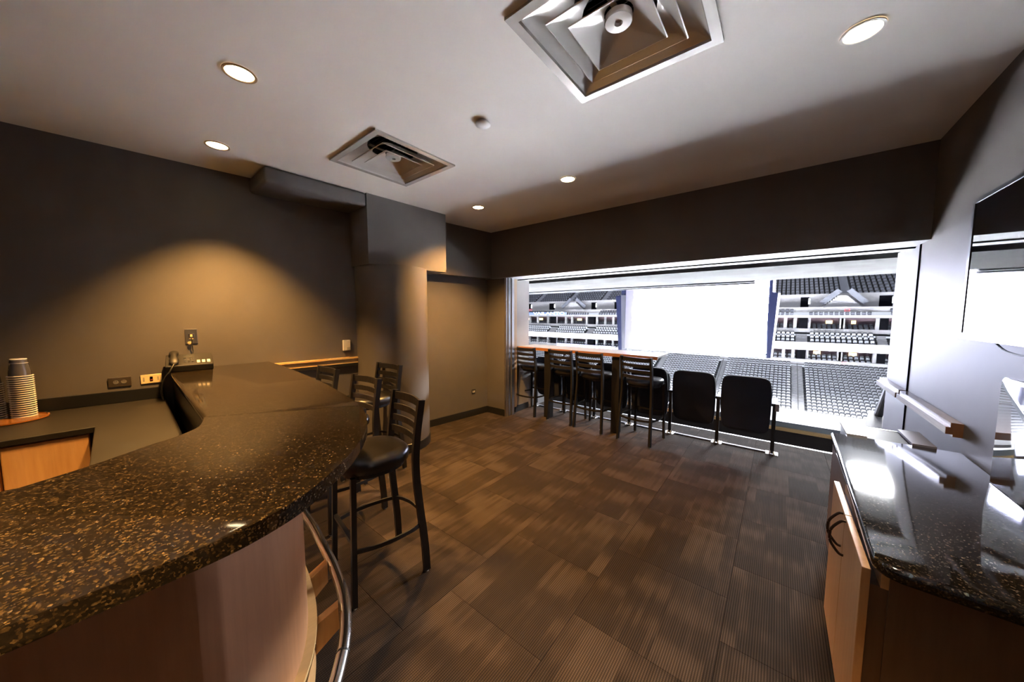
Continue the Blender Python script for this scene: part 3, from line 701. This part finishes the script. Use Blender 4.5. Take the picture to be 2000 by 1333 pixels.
# TV
TX = .742
t = thing('television', 'wall mounted flat screen television on the right wall, switched off', 'television')
MB().box(TX+.006, TX+.05, 1.60, 2.835, 1.425, 2.125).build('case', M_blk, t, bevel=.006)
MB().box(TX+.001, TX+.0058, 1.618, 2.8075, 1.456, 2.107).build('screen', M_blackgloss, t)
MB().box(TX-.004, TX+.0058, 1.600, 2.835, 1.425, 1.4555).build('bottom_bezel', M_alu, t, label='silver lower bezel')
MB().box(TX-.002, TX+.0058, 1.600, 2.835, 2.1075, 2.125).build('top_bezel', M_blk, t)
MB().box(TX-.002, TX+.0058, 2.808, 2.835, 1.456, 2.107).build('side_bezel', M_blk, t)
MB().box(TX+.0505, XR-.001, 2.0, 2.4, 1.6, 1.95).build('wall_mount', M_blk, t)
MB().tube(spline([(TX+.03,2.55,1.42),(TX+.03,2.45,1.39),(TX+.03,2.3,1.385),(TX+.03,2.15,1.42)],5), .004, 6).build('cable', M_base, t)

# balcony partition on the right beyond the panel
t = thing('balcony_partition', 'sloping framed glass divider beyond the right wall panel', 'partition')
MB().bar([(XR+.03,4.64,.90),(XR+.03,5.02,.50)], .05, .04).build('top_rail', M_panel, t)
MB().bar([(XR+.04,4.66,.84),(XR+.04,5.00,.48)], .03, .03).build('dark_frame', M_base, t)
MB().bar([(XR+.04,5.02,.46),(XR+.04,5.16,.20)], .03, .03).build('dark_frame', M_base, t)
MB().hexa([(XR-.12,4.64,.40),(XR+.12,4.64,.40),(XR+.12,5.10,.50),(XR-.02,5.10,.50)],[(XR-.12,4.64,.43),(XR+.12,4.64,.43),(XR+.12,5.10,.53),(XR-.02,5.10,.53)]).build('ledge', M_panel, t)
MB().box(XR-.01, XR+.06, 4.63, 5.02, .0005, .40).build('low_wall', M_panel, t)

# ------------------------------------------------------------------ the arena across the bowl
def ZZ(py, Y, px=1620): return at_y(px, py, Y).z
def XX(px, Y): return at_y(px, 614, Y).x
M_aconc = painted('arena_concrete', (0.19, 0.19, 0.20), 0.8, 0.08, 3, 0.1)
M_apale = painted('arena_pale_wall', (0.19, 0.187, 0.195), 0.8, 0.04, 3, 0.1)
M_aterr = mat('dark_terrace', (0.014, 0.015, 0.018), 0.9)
M_aseat = mat('lit_seat_plastic', (0.52, 0.53, 0.57), 0.55)  # charcoal seats too, with strong arena light put into their colour
M_aseatd = mat('dark_seat_shell', (0.014, 0.015, 0.020), 0.6)
M_useat = mat('charcoal_seat_plastic', (0.050, 0.054, 0.075), 0.5)
M_led = mat('led_ribbon', (0.9, 0.9, 1), 0.5, emit=(0.86, 0.88, 1.0), estr=2.2)
M_suite = mat('suite_wall', (0.10, 0.062, 0.075), 0.8)
M_lampw = mat('warm_suite_lamp', (1, 0.7, 0.3), 0.5, emit=(1.0, 0.72, 0.35), estr=2.0)
M_exit = mat('exit_glow', (0.9, 0.95, 1), 0.5, emit=(0.85, 0.95, 1.0), estr=3.0)
XL, XE = -92.0, 24.0

def seat_geo(bm, x, y, z, mi=(0, 1), wd=.43):
    def oct_(hw, z0, z1, y0, y1, c, mat_i):
        pts = [(-hw+c, z0), (hw-c, z0), (hw, z0+c), (hw, z1-c), (hw-c, z1), (-hw+c, z1), (-hw, z1-c), (-hw, z0+c)]
        dy = .06
        a = [bm.verts.new((x+p[0], y+y0+dy*(p[1]-z0), z+p[1])) for p in pts]; b = [bm.verts.new((x+p[0]*.94, y+y1+dy*(p[1]-z0), z+p[1])) for p in pts]
        fs = [bm.faces.new(a)] + [bm.faces.new((a[i], b[i], b[(i+1)%8], a[(i+1)%8])) for i in range(8)]
        for f in fs: f.material_index = mat_i
    oct_(wd/2, .22, .62, -.16, -.06, .07, mi[0])      # folded seat pan, facing the floor of the arena
    oct_(wd/2+.015, .34, .84, .0, .06, .08, mi[1])     # backrest shell
def seat_object(name, spots, mats, parent=None, **kw):
    bm = bmesh.new()
    for (x, y, z) in spots: seat_geo(bm, x, y, z)
    me = bpy.data.meshes.new(name); bm.to_mesh(me); bm.free()
    for mm in mats: me.materials.append(mm)
    return link(name, me, parent, **kw)

# arena floor
MB().box(-50, 28, 9, 55.5, -13.9, -13.4).build('arena_floor', painted('pale_arena_floor', (0.75, 0.76, 0.78), 0.6, 0.04, 1, 0), **S)

# lower bowl
Y0, Y1, NR = 56.0, 72.0, 21
zb, zt = ZZ(836, Y0), ZZ(716, Y1)
dY = (Y1-Y0)/NR; dZ = (zt-zb)/NR
def rowyz(k): return Y0+dY*k, zb+dZ*k-.45
edges = [XL, XX(1118, 72), XX(1122, 72), XX(1291, 70), XX(1302, 70), XX(1411, 70), XX(1422, 70), XX(1554, 68), XX(1577, 68), XE]
blocks = [(edges[0], edges[1]), (edges[2], edges[3]), (edges[4], edges[5]), (edges[6], edges[7]), (edges[8], edges[9])]
def terrace(name, x0, x1, rows, yz, dy, dz, material, drop=2.0):
    m = MB(); pts = []
    for k in range(rows):
        y, z = yz(k); pts += [(y-dy*.5, z), (y+dy*.5, z)]
        if k < rows-1: pts += [(y+dy*.5, z+dz)]
    y, z = yz(rows-1); y2, z2 = yz(0)
    pts += [(y+dy*.5, z-drop), (y2-dy*.5, z2-drop)]
    m.prism(pts, x0, x1, 'x'); return m.build(name, material, **S)
lower = []
for bi, (a, b) in enumerate(blocks):
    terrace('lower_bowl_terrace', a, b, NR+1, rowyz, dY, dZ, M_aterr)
    for k in range(NR+1):
        y, z = rowyz(k); n = int((b-a-.2)/.52)
        if n < 1: continue
        x0 = (a+b)/2-(n-1)*.26
        for i in range(n):
            if k >= NR-1 and x0+.52*i < XX(1206, 71): continue
            lower.append((x0+.52*i, y+.1, z, bi, k))
for i in (1, 3, 5, 7):
    a, b = edges[i], edges[i+1]
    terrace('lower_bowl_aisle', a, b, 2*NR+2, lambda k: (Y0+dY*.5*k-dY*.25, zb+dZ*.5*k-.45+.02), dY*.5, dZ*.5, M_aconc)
    if i >= 3:
        xm = (a+b)/2
        MB().box(xm-.04, xm+.04, Y0+1, Y0+1.08, zb-.4, zb+.6).bar([(xm, Y0+1, zb+.4), (xm, Y1-1, zt+.2)], .07, .07).build('aisle_handrail', M_base, **S)
def project(p):
    q = Vector(p)-Vector((0, 0, CH)); c, s = math.cos(-YAW), math.sin(-YAW)
    a = c*q.x-s*q.y; b = s*q.x+c*q.y; f = b*math.cos(PITCH)-q.z*math.sin(PITCH); u = b*math.sin(PITCH)+q.z*math.cos(PITCH)
    return 1000+F*a/f, 666.5-F*u/f, f
vis = []
for s_ in lower:
    px, py, dpt = project((s_[0], s_[1], s_[2]+.4))
    ok = (1300 < px < 1735 and py < 842 - max(0, (1600-px))*0.30 and py > 690) and not (1300 < px < 1535 and py > 735 and px < 1520)
    vis.append((dpt if ok else 1e6, s_))
vis.sort(key=lambda q: q[0])
near = [q[1] for q in vis[:300] if q[0] < 1e6]; nearset = set(near)
proto = None
BLAB = {2: 'block under the big screen', 3: 'block between the two stairways', 4: 'block right of the right stairway'}
RORD = ['front'] + ORD[1:19] + ['twentieth', 'twenty-first', 'twenty-second', 'twenty-third']
for s_ in near:
    if proto is None:
        o = seat_object('arena_seat', [(0, 0, 0)], (M_aseat, M_aseatd)); proto = o.data
    else: o = link('arena_seat', proto)
    o.location = s_[:3]; tag(o, 'brightly lit arena seat, %s, %s' % ('front row' if s_[4] == 0 else RORD[s_[4]] + ' row from the front', BLAB.get(s_[3], BLAB[2])), 'arena seat', 'pale seats in the lower bowl across the arena')
seat_object('lower_bowl_seating', [s_[:3] for s_ in lower if s_ not in nearset], (M_aseat, M_aseatd), None, label='rows of brightly lit seats filling the lower bowl across the arena', cat='seating', kind='stuff')

def band(name, py0, py1, Y, depth, material, x0=XL, x1=XE, **kw):
    kw = kw or S
    return MB().box(x0, x1, Y, Y+depth, ZZ(py1, Y), ZZ(py0, Y)).build(name, material, **kw)
band('lower_suite_parapet', 705, 716, 72.2, .4, M_apale)
band('upper_suite_parapet', 643, 650.5, 75.9, .3, M_apale)
band('gallery_rail', 616, 621, 75.0, .5, M_apale)
band('gallery_parapet', 600, 610, 76.6, .4, M_apale)
led = band('led_ribbon_display', 671, 686, 71.7, .3, M_led, label='long bright white LED ribbon along the far balcony front', cat='display')
# slabs under each deck
for (yA, py) in ((71.9, 686), (75.0, 621.5)):
    MB().box(XL, XE, yA+.1, 82, ZZ(py, yA)+.02, ZZ(py, yA)+.3).build('deck_slab', M_aterr, **S)
for (py, yA) in ((706, 72.4), (644, 76.0), (611, 75.4)):
    MB().box(XL, XE, yA, 82, ZZ(py, yA)-.9, ZZ(py, yA)-.6).build('deck_floor', M_aterr, **S)
# suites: dark back wall, pale piers, warm lamps, rows of seats
for (pyt, pyb, Ya, nm) in ((686, 706, 72.6, 'lower'), (621, 644, 76.2, 'upper')):
    zt_, zb_ = ZZ(pyt, Ya), ZZ(pyb, Ya)
    MB().box(XL, XE, Ya+3.2, Ya+3.4, zb_-.6, zt_).build(nm+'_suite_back_wall', M_suite, **S)
    piers = [1022, 1035, 1050, 1070, 1086, 1105, 1117, 1146, 1166, 1182, 1198, 1535, 1554, 1581, 1645, 1648, 1716]
    for p in piers:
        x = XX(p, Ya); MB().box(x-.22, x+.22, Ya, Ya+.5, zb_-.6, zt_).build('suite_pier', M_apale, **S)
    for p in (1562, 1720, 1075, 1150):
        x0, x1 = XX(p, Ya-.2), XX(p+(17 if p > 1300 else 11), Ya-.2)
        MB().box(x0, x1, Ya-.25, Ya+.6, zb_-.6, zt_).build('suite_exit_tunnel', M_dark, **S)
    sp = []
    for k in range(2):
        for i in range(int((XE-XL)/.62)):
            x = XL+.62*i; sp.append((x, Ya+.7+.9*k, zb_-.35+.45*k))
    seat_object(nm+'_suite_seating', sp, (M_aseat, M_aseatd) if nm == 'lower' else (M_useat, M_aseatd), None, label='two rows of seats in the '+nm+' suites across the arena', cat='seating', kind='stuff')
    for (p, wpx, lab) in (((1594, 14, 'left of the pier'), (1664, 16, 'right of the pier')) if nm == 'lower' else ((1614, 13, 'left of the right pier'), (1664, 9, 'right of the right pier'), (1028, 6, 'nearest the left jamb'), (1052, 8, 'above the second drink table stool'), (1128, 8, 'beside the scoreboard wing'))):
        x0, x1 = XX(p, Ya+3.1), XX(p+wpx, Ya+3.1); zc = zb_+(zt_-zb_)*.62
        MB().box(x0, x1, Ya+3.05, Ya+3.1995, zc-.3, zc+.25).build('suite_wall_lamp', M_lampw, None, 'small warm lit panel inside the far %s suites, %s' % (nm, lab), 'lamp', 'lit panels inside the far suites')
# club seats between ribbon and upper suites
def clubyz(k): return 72.6+.82*k, ZZ(672, 72.6)+(ZZ(652, 75.2)-ZZ(672, 72.6))*k/3-.5
ca = [XX(p, 74) for p in (1073, 1085.5, 1147, 1160, 1557, 1580, 1718, 1738)]
cblocks = [(XL, ca[0]), (ca[1], ca[2]), (ca[3], ca[4]), (ca[5], ca[6]), (ca[7], XE)]
sp = []
for a, b in cblocks:
    terrace('club_terrace', a, b, 4, clubyz, .82, (clubyz(1)[1]-clubyz(0)[1]), M_aterr, .6)
    for k in range(4):
        n = int((b-a-.2)/.62); x0 = (a+b)/2-(n-1)*.31; y, z = clubyz(k)
        sp += [(x0+.62*i, y+.1, z) for i in range(n)]
for i in (0, 2, 4, 6): terrace('club_aisle', ca[i], ca[i+1], 8, lambda k: (72.4+.41*k, clubyz(0)[1]+(clubyz(1)[1]-clubyz(0)[1])*.5*k), .41, (clubyz(1)[1]-clubyz(0)[1])*.5, M_aconc, .6)
seat_object('club_seating', sp, (M_aseat, M_aseatd), None, label='four rows of grey club seats above the LED ribbon', cat='seating', kind='stuff')
# gallery seats above the rail
sp = []
for k in range(2):
    for i in range(int((XE-XL)/.62)):
        x = XL+.62*i
        if any(ca[j]-.3 < x < ca[j+1]+.3 for j in (0, 2, 4, 6)): continue
        if k == 1 and (ca[1] < x < ca[2] or ca[5] < x < ca[6]): continue
        sp.append((x, 75.5+.8*k, ZZ(616, 75.5)-.25+.5*k))
seat_object('gallery_seating', sp, (M_useat, M_aseatd), None, label='thin line of dark seats along the gallery rail', cat='seating', kind='stuff')
# concourse wall with exits and stair flights
YW = 80.0
MB().box(XL, XE, YW, YW+.5, ZZ(603, YW)-.5, ZZ(574, YW)).build('concourse_wall', M_apale, **S)
for p, wp in ((1562, 16), (1715, 26), (1073, 10), (1155, 9), (1200, 9), (1030, 8)):
    x0, x1 = XX(p, YW-.1), XX(p+wp, YW-.1)
    e = MB().box(x0, x1, YW-.15, YW+.6, ZZ(601, YW)-.4, ZZ(580, YW)).build('concourse_exit', M_dark, **S)
    MB().box(x1-.05, x1+.18, YW-.25, YW-.16, ZZ(594, YW), ZZ(583, YW)).build('exit_light', M_exit, e)
for (p0, p1, p2, p3) in ((1603, 1637, 1655, 1690), (1098, 1115, 1125, 1143)):
    Yp = YW-1.6
    zb_, zt_ = ZZ(600, Yp)-.3, ZZ(578, Yp)
    xs4 = [XX(p, Yp) for p in (p0, p1, p2, p3)]
    m = MB(); ns = 8; pts = [(xs4[0], zb_)]
    for k in range(ns):
        f0, f1 = k/ns, (k+1)/ns
        pts += [(xs4[0]+(xs4[1]-xs4[0])*f0, zb_+(zt_-zb_)*f1), (xs4[0]+(xs4[1]-xs4[0])*f1, zb_+(zt_-zb_)*f1)]
    for k in range(ns):
        f0, f1 = k/ns, (k+1)/ns
        pts += [(xs4[2]+(xs4[3]-xs4[2])*f0, zt_-(zt_-zb_)*f0), (xs4[2]+(xs4[3]-xs4[2])*f0, zt_-(zt_-zb_)*f1)]
    pts += [(xs4[3], zb_)]
    m.prism(pts, Yp, Yp+1.5, 'y').build('concourse_stair', M_aconc, **S)
    m = MB()
    m.bar([(xs4[0], Yp-.05, zb_+.9), (xs4[1], Yp-.05, zt_+.9)], .12, .8); m.bar([(xs4[2], Yp-.05, zt_+.9), (xs4[3], Yp-.05, zb_+.9)], .12, .8)
    m.build('concourse_stair_rail', mat('slate_rail', (0.07, 0.075, 0.095), 0.6), **S)
# upper deck
def upyz(k): return YW+.6+.95*k, ZZ(575, YW)+.55*k-.3
ua = [XX(p, 83) for p in (1012, 1021, 1053, 1061, 1116, 1125, 1180, 1190, 1637, 1654)]
ublocks = [(XL, ua[0])]+[(ua[i], ua[i+1]) for i in (1, 3, 5, 7)]+[(ua[9], XE)]
sp = []
for a, b in ublocks:
    terrace('upper_deck_terrace', a, b, 14, upyz, .95, .55, M_aterr, 1.0)
    n = int((b-a-.2)/.66); x0 = (a+b)/2-(n-1)*.33
    for k in range(14):
        y, z = upyz(k); sp += [(x0+.66*i, y, z) for i in range(n)]
for i in (0, 2, 4, 6, 8): terrace('upper_deck_aisle', ua[i], ua[i+1], 28, lambda k: (YW+.35+.475*k, upyz(0)[1]+.275*k), .475, .275, mat('slate_concrete', (0.12, 0.125, 0.145), 0.8), 1.0)
seat_object('upper_deck_seating', sp, (M_useat, M_aseatd), None, label='dark steep rows of upper deck seats below the balcony soffit', cat='seating', kind='stuff')
# small framed adverts on the parapets
M_red = mat('red_frame', (0.6, 0.12, 0.14), 0.5); M_grey = mat('grey_frame', (0.25, 0.25, 0.28), 0.5)
def ad(p, py, Y, wpx, hpx, fr, lab):
    x0, x1 = XX(p-wpx/2, Y), XX(p+wpx/2, Y); z0, z1 = ZZ(py+hpx/2, Y, p), ZZ(py-hpx/2, Y, p)
    t = thing('advert_sign', lab, 'sign', ((x0+x1)/2, Y, (z0+z1)/2)); hw, hh = (x1-x0)/2, (z1-z0)/2; f = .14
    MB().box(-hw, hw, -.06, 0, hh-f, hh).box(-hw, hw, -.06, 0, -hh, -hh+f).box(-hw, -hw+f, -.06, 0, -hh+f, hh-f).box(hw-f, hw, -.06, 0, -hh+f, hh-f).build('frame', fr, t)
    MB().box(-hw+f, hw-f, -.04, 0, -hh+f, hh-f).build('panel', M_apale, t)
ad(1654, 605.5, 76.598, 11, 6, M_red, 'small red framed advert on the gallery parapet at the right')
ad(1655, 647, 75.898, 10, 4.5, M_grey, 'small grey framed advert above the club seats at the right')
ad(1656, 710, 72.198, 9, 4, M_red, 'small red framed advert above the right lower seat block')
ad(1036, 606, 76.598, 6, 3.4, M_red, 'small red framed advert on the gallery parapet at the left')
# LED lettering on the gallery rail and the floor board
def lettering(txt, p0, p1, py, Y, hpx, material, parent):
    c = bpy.data.curves.new('lettering', 'FONT'); c.body = txt; c.align_x = 'CENTER'; c.align_y = 'CENTER'; c.extrude = .03
    o = bpy.data.objects.new('lettering', c); COL.objects.link(o)
    h = abs(ZZ(py-hpx/2, Y, (p0+p1)/2)-ZZ(py+hpx/2, Y, (p0+p1)/2)); c.size = h/.7
    bpy.context.view_layer.update()
    wdt = o.dimensions.x or 1; tgt = XX(p1, Y)-XX(p0, Y)
    o.scale = (tgt/wdt, 1, 1); o.rotation_euler = (math.pi/2, 0, 0)
    o.location = ((XX(p0, Y)+XX(p1, Y))/2, Y-.05, (ZZ(py, Y, p0)+ZZ(py, Y, p1))/2)
    c.materials.append(material); bpy.context.view_layer.update()
    me = bpy.data.meshes.new_from_object(o.evaluated_get(bpy.context.evaluated_depsgraph_get()))
    q = link('lettering', me, parent); q.location = o.location; q.rotation_euler = o.rotation_euler; q.scale = o.scale
    bpy.data.objects.remove(o); return q
M_letter = mat('led_white', (1, 1, 1), 0.5, emit=(1, 1, 1), estr=1.2)
x0, x1 = XX(1004, 74.9), XX(1106, 74.9)
zc = ZZ(616, 75.0)+.34
bd = MB().box(x0, x1, 74.8, 74.98, zc-.32, zc+.32).build('led_sign', mat('led_sign_blue', (0.10, 0.14, 0.35), 0.5, emit=(0.2, 0.28, 0.6), estr=0.2), None, 'narrow blue LED sign with white letters on the far gallery rail', 'sign')
lettering('VAILANTO', 1042, 1103, 611.5, 74.78, 5.2, M_letter, bd).location.z = zc
zc = ZZ(679, 71.6, 1145)
x0, x1 = XX(1088, 71.6), XX(1203, 71.6)
bd = MB().box(x0, x1, 71.5, 71.68, zc-.75, zc+.62).build('led_board', mat('lavender_led', (0.3, 0.3, 0.7), 0.5, emit=(0.34, 0.36, 0.85), estr=0.35), None, 'lavender LED board with white letters below the left far suites', 'sign')
lettering('RIVALRY', 1132, 1180, 679.5, 71.46, 5.5, M_letter, bd)
for (a, b, q) in ((1092, 1104, 677), (1183, 1196, 682)):
    MB().box(XX(a, 71.45), XX(b, 71.45), 71.42, 71.49, ZZ(q+1.4, 71.45, a), ZZ(q-1.2, 71.45, a)).build('white_panel', M_letter, bd)

# hanging scoreboard
YS = 36.0
sb = thing('scoreboard', 'huge hanging video scoreboard glowing white over the arena', 'scoreboard', (0, 0, 0))
tl, br = at_y(1223, 570, YS), at_y(1497, 698, YS)
X0, X1, Z0, Z1 = tl.x, br.x-.1, br.z-.02, 6.6
M_screen = mat('scoreboard_screen', (0.02, 0.02, 0.02), 0.4); n, l, b = nodes(M_screen)
v = add_coords(M_screen, 'Generated'); sp_ = n.new('ShaderNodeSeparateXYZ'); l.new(v, sp_.inputs[0])
nz = noise(M_screen, v, 7.0, 3); ad_ = n.new('ShaderNodeMath'); ad_.operation = 'MULTIPLY_ADD'; ad_.inputs[1].default_value = .08; l.new(nz, ad_.inputs[0]); l.new(sp_.outputs[0], ad_.inputs[2])
cc = ramp(M_screen, ad_.outputs[0], [(0.0, (0.55, 0.50, 1.0)), (0.10, (0.66, 0.64, 1.0)), (0.14, (0.72, 0.75, 1.0)), (1.0, (0.72, 0.76, 1.0))])
l.new(cc, b.inputs['Emission Color']); SCREEN_L = 27.0
rs = ramp(M_screen, ad_.outputs[0], [(0.0, (0.014,)*3), (0.10, (0.019,)*3), (0.15, (1.0,)*3)])
mu = n.new('ShaderNodeMath'); mu.operation = 'MULTIPLY'; mu.inputs[1].default_value = SCREEN_L; l.new(rs, mu.inputs[0]); l.new(mu.outputs[0], b.inputs['Emission Strength'])
MB().box(X0, X1, YS, YS+.15, Z0, Z1).build('video_screen', M_screen, sb)
MB().box(X0, X1, YS+.16, YS+5, Z0+.05, Z1+1).build('housing', mat('navy_steel', (0.02, 0.025, 0.06), 0.5), sb)
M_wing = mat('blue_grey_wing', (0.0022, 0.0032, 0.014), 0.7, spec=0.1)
def quad(pts, Y): return [tuple(at_y(a, c, Y)) for a, c in pts]
MB().hexa(quad([(1502, 548), (1511, 548), (1508, 700), (1497, 700)], YS+.05), quad([(1502, 548), (1511, 548), (1508, 700), (1497, 700)], YS+2)).build('wing_panel', M_wing, sb)
MB().hexa(quad([(1509, 573), (1520, 572), (1505, 700), (1502, 700)], YS+.02), quad([(1509, 573), (1520, 572), (1505, 700), (1502, 700)], YS+2)).build('wing_panel', M_wing, sb)
MB().hexa(quad([(1520, 572), (1525, 573), (1509, 699), (1505, 700)], YS+.02), quad([(1520, 572), (1525, 573), (1509, 699), (1505, 700)], YS+2)).build('wing_edge', M_panel, sb)
MB().hexa(quad([(1203, 579), (1213, 577), (1214, 690), (1208, 690)], YS+.02), quad([(1203, 579), (1213, 577), (1214, 690), (1208, 690)], YS+2)).build('wing_panel', M_wing, sb)
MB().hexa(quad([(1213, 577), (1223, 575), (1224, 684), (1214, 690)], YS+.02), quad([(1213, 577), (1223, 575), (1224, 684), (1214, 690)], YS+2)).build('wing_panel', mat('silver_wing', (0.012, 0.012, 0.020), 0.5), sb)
MB().hexa(quad([(1215, 520), (1223, 520), (1223, 577), (1214, 577)], YS+.02), quad([(1215, 520), (1223, 520), (1223, 577), (1214, 577)], YS+2)).build('wing_panel', M_wing, sb)
MB().hexa(quad([(1511, 530), (1516, 530), (1515, 571), (1509, 571)], YS+.02), quad([(1511, 530), (1516, 530), (1515, 571), (1509, 571)], YS+2)).build('wing_edge', M_panel, sb)
